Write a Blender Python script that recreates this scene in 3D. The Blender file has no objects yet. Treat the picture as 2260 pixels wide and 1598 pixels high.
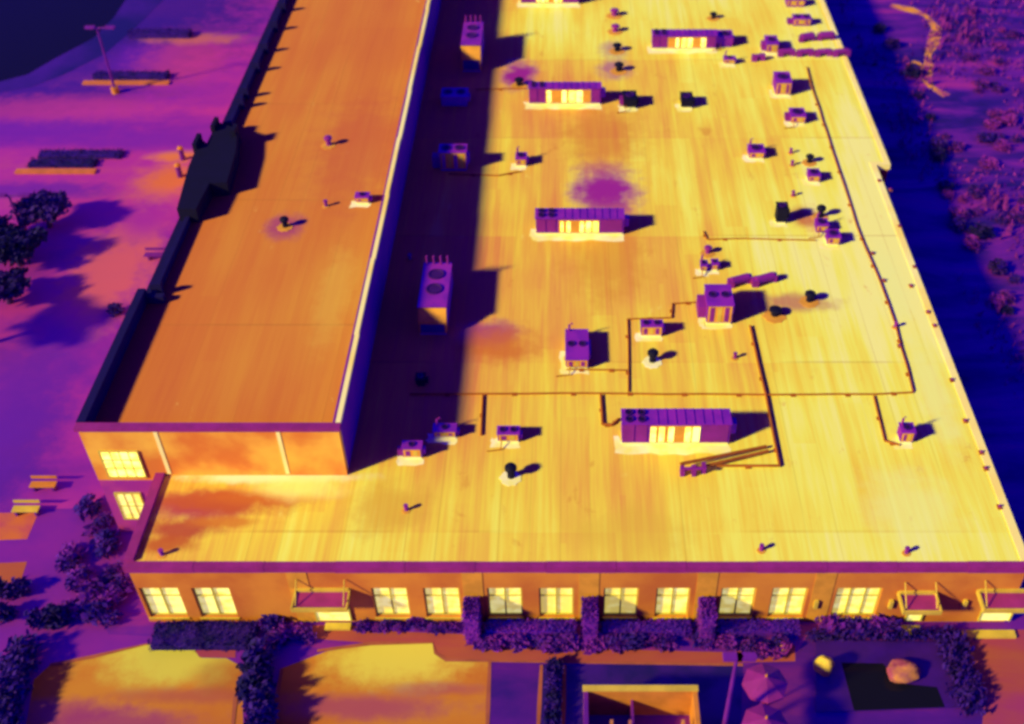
import bpy, bmesh, math, random
from math import sin, cos, pi, radians, atan, atan2, hypot
from mathutils import Vector, Matrix
random.seed(7)
sc = bpy.context.scene
C = sc.collection

# ------------------------------------------------------------------ camera
F, CX, CY, VY, ZC = 2450.0, 1250.0, 799.0, -1400.0, 42.8      # survey of the photograph (pixels, metres)
PITCH = atan((CY - VY) / F)
cam_d = bpy.data.cameras.new('camera'); cam = bpy.data.objects.new('camera', cam_d); C.objects.link(cam)
cam.location = (0, 0, ZC); cam.rotation_euler = (pi/2 - PITCH, 0, 0)
cam_d.sensor_width = 36; cam_d.lens = 36 * F / 2260; cam_d.shift_x = -(CX - 1130) / 2260
cam_d.clip_end = 3000
cam_d.dof.use_dof = True; cam_d.dof.focus_distance = 52; cam_d.dof.aperture_fstop = 0.14
sc.camera = cam
# ------------------------------------------------------------------ light
SUN = Vector((5.03, 2.75, -3.13)).normalized()
EL = math.asin(-SUN.z)
w = bpy.data.worlds.new('World'); sc.world = w; w.use_nodes = True
nt = w.node_tree; bg = nt.nodes['Background']
sky = nt.nodes.new('ShaderNodeTexSky'); sky.sky_type = 'NISHITA'; sky.sun_disc = False
sky.sun_elevation = EL; sky.sun_rotation = atan2(-SUN.x, -SUN.y)
tint = nt.nodes.new('ShaderNodeVectorMath'); tint.operation = 'MULTIPLY'
tint.inputs[1].default_value = (0.085, 0.010, 1.30)            # the thermal palette's cold end
nt.links.new(sky.outputs[0], tint.inputs[0]); nt.links.new(tint.outputs[0], bg.inputs[0])
bg.inputs[1].default_value = 0.11
sd = bpy.data.lights.new('sun', 'SUN'); sd.energy = 5.0; sd.angle = radians(4.5); sd.color = (1.0, 0.82, 0.05)
sun = bpy.data.objects.new('sun', sd); C.objects.link(sun)
sun.rotation_euler = SUN.to_track_quat('-Z', 'Y').to_euler()
sc.view_settings.view_transform = 'Standard'; sc.view_settings.look = 'None'
sc.view_settings.exposure = 0.45; sc.view_settings.gamma = 1.0
sc.cycles.filter_width = 3.1

# ------------------------------------------------------------------ helpers
def at(x, y, z=0.0):
    """where the line of sight through a photo pixel meets the level z"""
    v = (y - CY) / F; t = (ZC - z) / (sin(PITCH) + v * cos(PITCH))
    return Vector(((x - CX) / F * t, (cos(PITCH) - v * sin(PITCH)) * t, z))
def zat(y, Y):
    v = (y - CY) / F; t = Y / (cos(PITCH) - v * sin(PITCH))
    return ZC - (sin(PITCH) + v * cos(PITCH)) * t
def xat(x, y, Y):
    v = (y - CY) / F; return (x - CX) / F * Y / (cos(PITCH) - v * sin(PITCH))

ORIG = {}
class MB:
    def __init__(s): s.bm = bmesh.new()
    def box(s, x0, x1, y0, y1, z0, z1):
        vs = [s.bm.verts.new(p) for p in ((x0,y0,z0),(x1,y0,z0),(x1,y1,z0),(x0,y1,z0),(x0,y0,z1),(x1,y0,z1),(x1,y1,z1),(x0,y1,z1))]
        for f in ((3,2,1,0),(4,5,6,7),(0,1,5,4),(1,2,6,5),(2,3,7,6),(3,0,4,7)): s.bm.faces.new([vs[i] for i in f])
        return s
    def prism(s, pts, z0, z1):
        a = [s.bm.verts.new((p[0], p[1], z0)) for p in pts]; b = [s.bm.verts.new((p[0], p[1], z1)) for p in pts]
        n = len(pts); s.bm.faces.new(a[::-1]); s.bm.faces.new(b)
        for i in range(n): s.bm.faces.new((a[i], a[(i+1)%n], b[(i+1)%n], b[i]))
        return s
    def sheet(s, pts, z=None):
        s.bm.faces.new([s.bm.verts.new((p[0], p[1], p[2] if z is None else z)) for p in pts]); return s
    def lathe(s, c, prof, n=16, cap=True):
        rings = [[s.bm.verts.new((c[0]+r*cos(2*pi*i/n), c[1]+r*sin(2*pi*i/n), c[2]+z)) for i in range(n)] for r, z in prof]
        for a, b in zip(rings, rings[1:]):
            for i in range(n): s.bm.faces.new((a[i], a[(i+1)%n], b[(i+1)%n], b[i]))
        if cap: s.bm.faces.new(rings[-1]); s.bm.faces.new(rings[0][::-1])
        return s
    def tube(s, pts, r, n=8):
        pts = [Vector(p) for p in pts]; rings = []
        for i, p in enumerate(pts):
            d = (pts[min(i+1, len(pts)-1)] - pts[max(i-1, 0)]).normalized()
            u = d.cross(Vector((0,0,1)) if abs(d.z) < .9 else Vector((1,0,0))).normalized(); v = d.cross(u)
            rr = r[i] if isinstance(r, (list, tuple)) else r
            rings.append([s.bm.verts.new(p + rr*(cos(2*pi*k/n)*u + sin(2*pi*k/n)*v)) for k in range(n)])
        for a, b in zip(rings, rings[1:]):
            for k in range(n): s.bm.faces.new((a[k], a[(k+1)%n], b[(k+1)%n], b[k]))
        s.bm.faces.new(rings[0][::-1]); s.bm.faces.new(rings[-1]); return s
    def blob(s, c, r, seed=0, sub=2, rough=.25):
        rnd = random.Random(seed); ph = [rnd.uniform(0, 6.3) for _ in range(6)]
        ret = bmesh.ops.create_icosphere(s.bm, subdivisions=sub, radius=1)
        for v in ret['verts']:
            p = v.co.copy()
            k = 1 + rough*(sin(3*p.x+ph[0])*sin(3*p.y+ph[1])+.6*sin(5*p.z+ph[2]+2*p.x)+.3*sin(9*p.y+ph[3]))
            v.co = Vector((c[0]+p.x*r[0]*k, c[1]+p.y*r[1]*k, c[2]+p.z*r[2]*k))
        return s
    def leaves(s, c, r, n, size, seed=0, zmin=None, boxy=False, core=.55):
        rnd = random.Random(seed); ph = [rnd.uniform(0, 6.3) for _ in range(4)]
        for _ in range(n):
            if boxy:
                p = Vector([rnd.uniform(-1, 1) for _ in range(3)]); k = rnd.randrange(3); p[k] = (1 if rnd.random() < .7 or k < 2 and rnd.random() < .5 else -1)*rnd.uniform(.88, 1.03)
                if k == 2: p[2] = abs(p[2])
            else:
                p = Vector([rnd.gauss(0, 1) for _ in range(3)]).normalized()
                p *= rnd.uniform(core, 1)*(1+.22*sin(4*p.x+ph[0])*sin(4*p.y+ph[1])+.14*sin(6*p.z+ph[2]))
            q = Vector((c[0]+p.x*r[0], c[1]+p.y*r[1], c[2]+p.z*r[2]))
            if zmin is not None and q.z < zmin: q.z = zmin + rnd.uniform(0, .2)
            a = Vector([rnd.gauss(0, 1) for _ in range(3)]).normalized(); b = a.orthogonal().normalized(); sz = size*rnd.uniform(.6, 1.3)
            e = a.cross(b)
            s.bm.faces.new([s.bm.verts.new(q + sz*(u*b + v*e)) for u, v in ((-.9,0),(0,-.5),(1,0),(0,.5))])
        return s
    def build(s, name, mat, parent=None):
        o = ORIG.get(parent.name, Vector()) if parent else Vector()
        if o.length: bmesh.ops.translate(s.bm, verts=s.bm.verts, vec=-o)
        me = bpy.data.meshes.new(name); s.bm.to_mesh(me); s.bm.free(); me.materials.append(mat)
        ob = bpy.data.objects.new(name, me); C.objects.link(ob)
        if parent: ob.parent = parent; ORIG[ob.name] = o
        return ob
def tag(o, label=None, cat=None, group=None, kind=None):
    if label: o['label'] = label
    if cat: o['category'] = cat
    if group: o['group'] = group
    if kind: o['kind'] = kind
    return o
def thing(name, loc, label, cat, group=None):
    o = bpy.data.objects.new(name, None); o.empty_display_size = .3; C.objects.link(o); o.location = loc
    ORIG[o.name] = Vector(loc); return tag(o, label, cat, group)
def solo(mb, name, loc, mat, label, cat, group=None):
    """a thing that is one mesh, its origin at its base"""
    bmesh.ops.translate(mb.bm, verts=mb.bm.verts, vec=-Vector(loc))
    o = mb.build(name, mat); o.location = loc; return tag(o, label, cat, group)
def dup(o, loc, scale=(1,1,1), rz=0, label=None, group=None):
    c = o.copy(); C.objects.link(c); c.location = loc; c.scale = scale; c.rotation_euler = (0, 0, rz)
    if label: c['label'] = label
    if group: c['group'] = group
    for ch in [k for k in bpy.data.objects if k.parent == o]:
        d = ch.copy(); C.objects.link(d); d.parent = c
    return c

# ------------------------------------------------------------------ materials
def lin(c): return tuple((v/255/12.92) if v <= 10 else ((v/255+.055)/1.055)**2.4 for v in c)
EH = (1.05, .84, .60)          # what a level white surface returns at this exposure
EW = (.92, .70, .48)          # and an upright one facing the camera
def alb(c, E=EH): return tuple(min(.9, max(.004, l/e)) for l, e in zip(lin(c), E)) + (1,)
class N:
    def __init__(s, name):
        s.m = bpy.data.materials.new(name); s.m.use_nodes = True; s.t = s.m.node_tree
        s.b = s.t.nodes['Principled BSDF']; s.b.inputs['Specular IOR Level'].default_value = .15; s.b.inputs['Roughness'].default_value = .8
        s.pos = s.t.nodes.new('ShaderNodeNewGeometry').outputs['Position']
    def n(s, typ, **kw):
        x = s.t.nodes.new('ShaderNode'+typ)
        for k, v in kw.items(): setattr(x, k, v)
        return x
    def L(s, a, b):
        if hasattr(a, 'is_output'): s.t.links.new(a, b)
        else: b.default_value = a
    def math(s, op, a, b=0, c=None, clamp=False):
        x = s.n('Math', operation=op, use_clamp=clamp); s.L(a, x.inputs[0]); s.L(b, x.inputs[1])
        if c is not None: s.L(c, x.inputs[2])
        return x.outputs[0]
    def vmul(s, v, k):
        x = s.n('VectorMath', operation='MULTIPLY'); s.L(v, x.inputs[0]); x.inputs[1].default_value = k; return x.outputs[0]
    def noise(s, v, scale, detail=3, rough=.55, dist=0):
        x = s.n('TexNoise'); s.L(v, x.inputs['Vector']); x.inputs['Scale'].default_value = scale; x.inputs['Detail'].default_value = detail
        x.inputs['Roughness'].default_value = rough; x.inputs['Distortion'].default_value = dist; return x.outputs[0]
    def rng(s, v, a, b, c=0, d=1, smooth=True):
        x = s.n('MapRange', interpolation_type='SMOOTHSTEP' if smooth else 'LINEAR'); s.L(v, x.inputs[0])
        for i, k in enumerate((a, b, c, d)): x.inputs[i+1].default_value = k
        return x.outputs[0]
    def mix(s, f, a, b, blend='MIX'):
        x = s.n('Mix', data_type='RGBA', blend_type=blend); s.L(f, x.inputs[0]); s.L(a, x.inputs[6]); s.L(b, x.inputs[7]); return x.outputs[2]
    def ramp(s, f, stops):
        x = s.n('ValToRGB'); e = x.color_ramp.elements; s.L(f, x.inputs[0])
        while len(e) < len(stops): e.new(.5)
        for el, (p, c) in zip(e, stops): el.position = p; el.color = c
        return x.outputs[0]
    def sep(s, v):
        x = s.n('SeparateXYZ'); s.L(v, x.inputs[0]); return x.outputs
    def out(s, col): s.L(col, s.b.inputs['Base Color']); return s.m
def two(name, c1, c2, E=EH, scale=.6, detail=4, lo=.35, hi=.65, rough=.8, stretch=(1,1,1)):
    k = N(name); k.b.inputs['Roughness'].default_value = rough
    return k.out(k.mix(k.rng(k.noise(k.vmul(k.pos, stretch), scale, detail), lo, hi), alb(c1, E), alb(c2, E)))
def plain(name, c, E=EH, rough=.7, amt=.88):
    return two(name, c, tuple(v*amt for v in c), E, 1.3, 5, .3, .7, rough)
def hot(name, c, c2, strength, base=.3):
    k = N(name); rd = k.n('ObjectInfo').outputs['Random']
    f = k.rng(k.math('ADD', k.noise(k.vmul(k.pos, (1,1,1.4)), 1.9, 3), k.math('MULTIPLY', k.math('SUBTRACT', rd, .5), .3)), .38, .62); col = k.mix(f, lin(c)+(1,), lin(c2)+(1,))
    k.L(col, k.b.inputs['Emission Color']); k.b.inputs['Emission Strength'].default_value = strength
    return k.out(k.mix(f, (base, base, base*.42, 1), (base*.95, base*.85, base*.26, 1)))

def stained_and_lit(k, col, stains_and_light, wob=.35):
    """spots with an outline of their own: (x, y, rx, ry, colour, strength)"""
    x, y, z = k.sep(k.pos)
    wx = k.math('MULTIPLY', k.math('SUBTRACT', k.noise(k.pos, .75, 6, .65), .5), 3.4*wob)
    for (sx, sy, rx, ry, c, st) in stains_and_light:
        dx = k.math('DIVIDE', k.math('SUBTRACT', x, sx), rx); dy = k.math('DIVIDE', k.math('SUBTRACT', y, sy), ry)
        d = k.math('ADD', k.math('SQRT', k.math('ADD', k.math('MULTIPLY', dx, dx), k.math('MULTIPLY', dy, dy))), wx)
        col = k.mix(k.rng(d, .25, 1.0, st, 0), col, alb(c))
    return col

HL = 4.2                                                        # level of the low roof
HT, HTR = 7.35, 6.68                                             # top of the upper wall, level of the upper roof
def sp(x, y, rx, ry, c, st, z=HL): p = at(x, y, z); return (p.x, p.y, rx, ry, c, st)

def roof_material(name, stops, stains_and_light, xr, shade_amt=1.0):
    k = N(name); x, y, z = k.sep(k.pos)
    strips = k.n('TexWhiteNoise', noise_dimensions='2D')
    cv = k.n('CombineXYZ'); k.L(k.math('FLOOR', k.math('DIVIDE', k.math('ADD', x, 100.3), 1.37)), cv.inputs[0])
    k.L(k.math('FLOOR', k.math('DIVIDE', k.math('ADD', y, k.math('MULTIPLY', k.math('FLOOR', k.math('DIVIDE', x, 1.37)), 5.1)), 13.0)), cv.inputs[1]); k.L(cv.outputs[0], strips.inputs['Vector'])
    bay = k.n('TexWhiteNoise', noise_dimensions='2D'); cb = k.n('CombineXYZ')
    k.L(k.math('FLOOR', k.math('DIVIDE', k.math('ADD', x, 101.5), 6.1)), cb.inputs[0]); k.L(k.math('FLOOR', k.math('DIVIDE', k.math('ADD', y, 2.2), 11.3)), cb.inputs[1]); k.L(cb.outputs[0], bay.inputs['Vector'])
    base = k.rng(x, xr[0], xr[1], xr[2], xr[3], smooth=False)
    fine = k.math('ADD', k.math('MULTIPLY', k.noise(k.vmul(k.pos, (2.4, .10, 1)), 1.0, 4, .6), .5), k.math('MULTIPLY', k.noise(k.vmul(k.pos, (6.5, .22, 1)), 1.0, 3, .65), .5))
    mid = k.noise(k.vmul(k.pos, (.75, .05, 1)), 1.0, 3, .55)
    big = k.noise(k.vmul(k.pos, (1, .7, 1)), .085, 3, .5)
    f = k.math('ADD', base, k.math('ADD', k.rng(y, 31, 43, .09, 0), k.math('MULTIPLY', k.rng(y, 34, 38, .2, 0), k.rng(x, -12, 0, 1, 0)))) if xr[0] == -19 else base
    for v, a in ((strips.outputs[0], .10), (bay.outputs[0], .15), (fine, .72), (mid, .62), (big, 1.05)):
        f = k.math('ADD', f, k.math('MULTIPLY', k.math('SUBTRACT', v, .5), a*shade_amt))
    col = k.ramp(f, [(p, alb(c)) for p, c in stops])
    # lap seams between the membrane strips
    fr = k.math('FRACT', k.math('DIVIDE', k.math('ADD', x, 100.3), 1.37)); seam = k.math('LESS_THAN', fr, .035)
    col = k.mix(k.math('MULTIPLY', seam, k.rng(mid, .4, .7, 0, .3)), col, alb((150, 75, 30)))
    fy = k.math('FRACT', k.math('DIVIDE', k.math('ADD', y, 2.2), 11.3)); seam2 = k.math('LESS_THAN', fy, .012)
    col = k.mix(k.math('MULTIPLY', seam2, k.rng(big, .45, .6, 0, .3)), col, alb((165, 90, 35)))
    sc_ = k.noise(k.vmul(k.pos, (1.3, .7, 1)), .55, 7, .72, .4)
    col = k.mix(k.rng(sc_, .60, .72, 0, .45), col, alb((204, 108, 42)))
    col = k.mix(k.rng(sc_, .36, .26, 0, .4), col, alb((244, 226, 110)))
    return k.out(stained_and_lit(k, col, stains_and_light))

DAMP = (152, 30, 128)
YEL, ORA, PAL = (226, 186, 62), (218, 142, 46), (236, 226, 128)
M = {}
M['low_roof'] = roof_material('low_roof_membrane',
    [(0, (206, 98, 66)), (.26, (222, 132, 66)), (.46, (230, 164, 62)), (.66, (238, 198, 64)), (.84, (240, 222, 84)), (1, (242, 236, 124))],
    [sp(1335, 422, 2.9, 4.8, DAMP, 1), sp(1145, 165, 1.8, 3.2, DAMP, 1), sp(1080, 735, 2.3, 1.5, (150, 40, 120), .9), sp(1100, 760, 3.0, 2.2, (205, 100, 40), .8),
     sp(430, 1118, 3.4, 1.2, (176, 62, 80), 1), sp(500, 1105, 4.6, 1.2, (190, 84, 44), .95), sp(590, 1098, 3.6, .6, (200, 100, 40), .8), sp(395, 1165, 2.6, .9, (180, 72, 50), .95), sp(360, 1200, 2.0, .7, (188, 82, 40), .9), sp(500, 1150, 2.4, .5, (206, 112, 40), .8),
     sp(600, 1052, 5.2, .55, (250, 245, 170), 1), sp(660, 1075, 3.2, 1.1, (246, 232, 120), .8), sp(1355, 150, 1.7, 2.2, DAMP, .7), sp(1355, 108, 1.5, 2.0, DAMP, .6),  # pale spots at the wall foot paint heat reflected off the wall
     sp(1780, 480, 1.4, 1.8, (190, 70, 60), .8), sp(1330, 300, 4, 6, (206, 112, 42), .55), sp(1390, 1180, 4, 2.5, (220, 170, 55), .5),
     sp(1760, 665, 3.0, 1.1, (170, 60, 90), .7), sp(850, 1120, 2.6, 2.2, (212, 150, 50), .6), sp(1340, 560, 3.2, 6.5, (212, 128, 44), .6),  # purple spot right of the square unit paints its cast shadow
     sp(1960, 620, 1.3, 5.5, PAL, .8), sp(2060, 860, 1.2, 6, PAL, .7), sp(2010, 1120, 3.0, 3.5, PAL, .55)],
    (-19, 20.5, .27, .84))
M['upper_roof'] = roof_material('upper_roof_membrane',
    [(0, (196, 88, 44)), (.4, (208, 112, 44)), (.62, (214, 130, 46)), (.85, (222, 160, 54)), (1, (232, 190, 80))],
    [sp(630, 500, 1.5, 1.8, (160, 55, 100), .85, HTR), sp(800, 330, 4.5, 9, (196, 86, 50), .6, HTR), sp(735, 650, 1.2, 6, (222, 165, 60), .5, HTR)],
    (-22, -10, .34, .52), .7)
M['wall'] = two('brick_wall', (200, 116, 42), (176, 86, 38), EW, .35, 5, .3, .7)
M['upper_wall'] = two('upper_brick_wall', (228, 158, 54), (204, 104, 40), EW, .45, 4, .3, .7)
M['pilaster'] = plain('pilaster_brick', (208, 130, 44), EW)
M['shaded_wall'] = two('shaded_wall_purple', (120, 24, 132), (100, 18, 128), EH, .3, 4)  # shade of the side facing away from the sun, put into the colour
M['base_wall'] = two('stone_base', (138, 34, 120), (160, 50, 110), EW, .5, 5)
M['coping'] = plain('metal_coping', (148, 36, 112), EH)
M['pale_coping'] = two('pale_metal_coping', (250, 226, 140), (248, 206, 100), EH, .2, 3)
M['dark_parapet'] = plain('parapet_backing', (22, 8, 66), EH)
M['emissive_glass'] = hot('glowing_window_glass', (206, 198, 112), (184, 166, 66), .74, .8)  # emission put in to brighten panes that only reflect the sun
M['emissive_louvre'] = hot('glowing_louvre', (252, 236, 120), (246, 206, 80), 1.7)  # emission added so the louvres throw a glow onto the roof
M['frame'] = plain('window_frame', (190, 160, 66), EW)
M['canopy'] = plain('canopy_sheet', (160, 44, 112), EH)
M['rim'] = plain('canopy_rim', (214, 170, 64), EH)
M['cabinet'] = two('unit_cabinet', (140, 30, 140), (112, 22, 140), EH, .8, 3)
M['unit_top'] = two('unit_top_sheet', (136, 28, 150), (112, 22, 145), EH, 1.1, 3)
M['warm_panel'] = plain('warm_unit_panel', (216, 136, 48), EW)
M['fan'] = plain('fan_grille', (60, 12, 100), EH)
M['black'] = plain('black_metal', (16, 6, 40), EH)
M['curb'] = plain('roof_curb', (244, 216, 130), EW)
M['glow_apron'] = two('pale_flashing_and_glow', (252, 240, 170), (244, 222, 110), EH, .9, 4)  # flashing at the vents; around units it paints glow on the roof
M['pipe'] = plain('gas_pipe', (170, 86, 32), EH)
M['purple_part'] = plain('duct_sheet', (136, 30, 130), EH)

def ground_mat(name, cols, stains_and_light=(), scale=.05, wob=.35, stretch=(.32, 1.25, 1)):
    k = N(name); f = k.noise(k.vmul(k.pos, stretch), scale, 5, .6, .6)
    g = k.noise(k.vmul(k.pos, (1, 1, 1)), .7, 4, .6)
    f = k.math('ADD', f, k.math('MULTIPLY', k.math('SUBTRACT', g, .5), .16))
    n = len(cols); col = k.ramp(f, [(.3 + .4*i/(n-1), alb(c)) for i, c in enumerate(cols)])
    return k.out(stained_and_lit(k, col, stains_and_light, wob))
g0 = lambda x, y, rx, ry, c, st: sp(x, y, rx, ry, c, st, 0)
M['ground'] = ground_mat('bare_ground', [(76, 16, 134), (104, 22, 140), (138, 30, 138)])
M['carpark'] = ground_mat('car_park_asphalt', [(82, 18, 142), (132, 28, 146), (166, 40, 138), (182, 62, 112)],
    [g0(330, 20, 16, 16, (40, 10, 120), .9), g0(300, 100, 9, 7, (46, 11, 122), .8), g0(0, 215, 14, 5, (56, 12, 126), .9), g0(120, 170, 14, 7, (60, 14, 130), .8), g0(250, 600, 4, 8, (198, 84, 92), .85), g0(395, 345, 3, 1.2, (214, 112, 52), .9), g0(370, 400, 2.2, 2.4, (210, 100, 54), .9), g0(330, 470, 2.0, 4, (150, 34, 146), .8), g0(60, 420, 9, 1.6, (96, 20, 146), .8), g0(320, 130, 4, 5, (96, 20, 150), .8), g0(0, 1010, 4, 9, (70, 15, 136), .8), g0(30, 880, 5, 10, (96, 22, 150), .8), g0(400, 130, 5, 7, (185, 52, 120), .6),
     g0(90, 285, 9, 2.5, (110, 24, 150), .8), g0(370, 310, 12, 2.2, (118, 26, 150), .7), g0(430, 85, 6, 1.6, (208, 110, 60), .5), g0(140, 240, 12, 3, (190, 52, 128), .6), g0(370, 400, 4, 4, (206, 100, 50), .55)])
M['field'] = ground_mat('rough_grassland', [(20, 7, 84), (46, 11, 116), (100, 21, 136), (150, 34, 132)], [], .26)
M['soil'] = ground_mat('planting_soil', [(62, 12, 128), (96, 20, 138), (134, 30, 130), (166, 62, 90)], [], .3)
M['lot'] = ground_mat('parking_bay_surface', [(176, 84, 42), (190, 106, 40), (196, 122, 42)],
    [g0(380, 1445, 4.6, 2.4, (204, 180, 66), 1), g0(880, 1445, 4.8, 2.4, (214, 186, 70), 1), g0(120, 1570, 4.5, 1.0, (150, 50, 92), .7), g0(420, 1535, 5, .6, (160, 66, 66), .6),
     g0(800, 1560, 6, .9, (150, 50, 92), .7), g0(960, 1520, 3, .5, (150, 54, 90), .5), g0(250, 1595, 5, 1.0, (140, 40, 100), .7), g0(500, 1490, 2, 1.2, (150, 66, 40), .5)], .12)  # purple smears paint tree shadows across the bays
M['walk'] = ground_mat('pavement', [(150, 44, 96), (160, 64, 64), (168, 84, 46)], [], .2)
M['plaza'] = ground_mat('purple_paving', [(48, 11, 110), (82, 16, 122), (120, 28, 116)], [], .25)
M['kerb'] = plain('kerb_stone', (166, 82, 62), EH)
M['hotkerb'] = plain('warm_kerb', (204, 104, 60), EH)
M['track'] = two('bare_track', (150, 50, 110), (224, 140, 50), EH, .7, 3)
k = N('pond_water'); k.b.inputs['Roughness'].default_value = .08; k.b.inputs['Specular IOR Level'].default_value = .12; M['water'] = k.out((.006, .006, .02, 1))
def leaf(name, c1, c2):
    k = N(name); i = k.n('ObjectInfo').outputs['Random']
    f = k.math('ADD', k.math('MULTIPLY', k.noise(k.pos, 1.6, 3), .8), k.math('MULTIPLY', i, .3))
    return k.out(k.mix(k.rng(f, .35, .75), alb(c1), alb(c2)))
M['leaf'] = leaf('shrub_leaves', (40, 10, 112), (112, 24, 140))
M['leaf_hedge'] = leaf('hedge_leaves', (66, 14, 140), (122, 24, 152))
M['leaf_dark'] = leaf('dark_leaves', (18, 8, 70), (52, 12, 112))
M['leaf_warm'] = leaf('field_leaves', (40, 10, 108), (128, 28, 134))
M['bark'] = plain('bark', (60, 18, 80), EH)
M['post'] = plain('painted_post', (110, 26, 130), EH)
M['orange'] = plain('warm_timber', (206, 120, 48), EH)
M['boulder'] = two('boulder_stone', (150, 60, 90), (196, 120, 60), EH, 1.2, 3)
M['canvas'] = plain('umbrella_canvas', (136, 30, 118), EH)
M['membrane_dark'] = plain('basin_stone', (58, 12, 112), EH)

# ------------------------------------------------------------------ the setting
tag(MB().sheet([(-700,-200,0),(700,-200,0),(700,900,0),(-700,900,0)]).build('ground', M['ground']), kind='structure')
XL, XR, XR2, YF = -19.07, 20.05, 20.98, 29.0
TL, TR, YT = -22.0, -10.25, 34.35
YB = 118.0
YF = at(1200, 1246, HL).y; YT = at(750, 1047, HL).y
YN = at(1950, 362, HL).y
def region(name, pts, mat, z, px=True):
    return tag(MB().sheet([at(x, y, 0) if px else Vector((x, y, 0)) for x, y in pts], z).build(name, mat), kind='structure')
region('car_park', [(-160, YT+1.5), (-23.5, YT+1.5), (-23.5, 240), (-160, 240)], M['carpark'], .004, False)
region('field', [(XR2+.2, 20), (200, 20), (200, 300), (XR2+.2, 300)], M['field'], .004, False)
region('soil', [(215, 1352), (2010, 1352), (2000, 1425), (1080, 1455), (700, 1430), (500, 1412), (240, 1400)], M['soil'], .008)
region('parking_bay', [(40, 1700), (75, 1500), (110, 1468), (200, 1452), (320, 1424), (430, 1414), (432, 1440), (445, 1452), (500, 1453), (535, 1472), (538, 1700)], M['lot'], .010)
region('parking_bay', [(598, 1700), (622, 1475), (720, 1438), (820, 1422), (958, 1420), (960, 1444), (980, 1458), (1080, 1460), (1076, 1700)], M['lot'], .010)
region('pavement', [(690, 1380), (770, 1380), (900, 1395), (1032, 1400), (1036, 1424), (1300, 1432), (1620, 1440), (1700, 1420), (1755, 1425), (1755, 1460), (1500, 1466), (1080, 1459), (985, 1456), (962, 1442), (955, 1419), (820, 1420), (690, 1410)], M['walk'], .014)
region('pavement', [(330, 1422), (430, 1412), (520, 1412), (520, 1452), (440, 1451), (431, 1438), (430, 1416)], M['walk'], .014)
region('pavement', [(2110, 1390), (2400, 1390), (2400, 1750), (2150, 1750), (2172, 1560)], M['walk'], .014)
region('paving', [(1082, 1462), (1195, 1464), (1185, 1720), (1076, 1720)], M['plaza'], .012)
region('planting_bed', [(1195, 1466), (1640, 1468), (1630, 1720), (1185, 1720)], two('wet_bed', (24, 8, 92), (52, 12, 116), EH, .5, 4), .012)
region('paving', [(1640, 1470), (1760, 1440), (1790, 1390), (2110, 1400), (2172, 1560), (2180, 1750), (1630, 1750)], M['plaza'], .011)
region('paved_patch', [(-60, 1132), (85, 1132), (60, 1190), (-60, 1195)], two('warm_paving', (196, 96, 52), (176, 66, 84), EH, .5, 4), .008)
region('paved_patch', [(-60, 1245), (60, 1240), (45, 1285), (-60, 1285)], M['walk'], .008)
def river(name, pts, wd, mat, z):
    P = [at(x, y, 0) for x, y in pts]; mb = MB(); l, r = [], []
    for i, p in enumerate(P):
        d = (P[min(i+1, len(P)-1)] - P[max(i-1, 0)]).normalized(); nrm = Vector((-d.y, d.x, 0)); k = wd*(1+.45*sin(i*2.1))
        l.append(p+nrm*k); r.append(p-nrm*k)
    for i in range(len(P)-1): mb.sheet([l[i], r[i], r[i+1], l[i+1]], z)
    return tag(mb.build(name, mat), kind='structure')
river('dirt_track', [(1965, 12), (2010, 22), (2045, 36), (2066, 62), (2062, 90), (2048, 122), (2050, 150), (2040, 170), (2055, 192), (2090, 212)], .42, M['track'], .02)
river('dirt_track', [(2008, 138), (2024, 146), (2044, 152)], .5, M['track'], .024)
for pts in ([(538, 1472), (520, 1540), (508, 1660)], [(622, 1476), (608, 1560), (598, 1680)], [(1081, 1462), (1077, 1560), (1074, 1680)], [(1195, 1468), (1190, 1560), (1184, 1680)], [(1246, 1468), (1244, 1560), (1240, 1680)], [(700, 1437), (820, 1421), (955, 1419), (961, 1442), (985, 1457), (1080, 1460), (1640, 1468)], [(110, 1468), (200, 1451), (320, 1423), (430, 1413)]):
    river('kerb', pts, .07, M['kerb'], .03)
# pond, upper left: the cold dark mass
pp = [at(x, y, 0) for x, y in [(-520, -120), (300, -120), (290, -20), (250, 40), (205, 85), (120, 130), (60, 165), (-60, 195), (-300, 215), (-600, 240)]]
tag(MB().sheet(pp, .03).build('pond_water', M['water']), kind='structure')
bank = [at(x, y, 0) for x, y in [(-560, -140), (420, -140), (390, -30), (300, 60), (230, 120), (140, 165), (70, 192), (-60, 215), (-300, 245), (-620, 270)]]
tag(MB().sheet(bank, .016).build('pond_bank', two('wet_bank', (22, 8, 96), (60, 14, 126), EH, .12, 4)), kind='structure')

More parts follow.
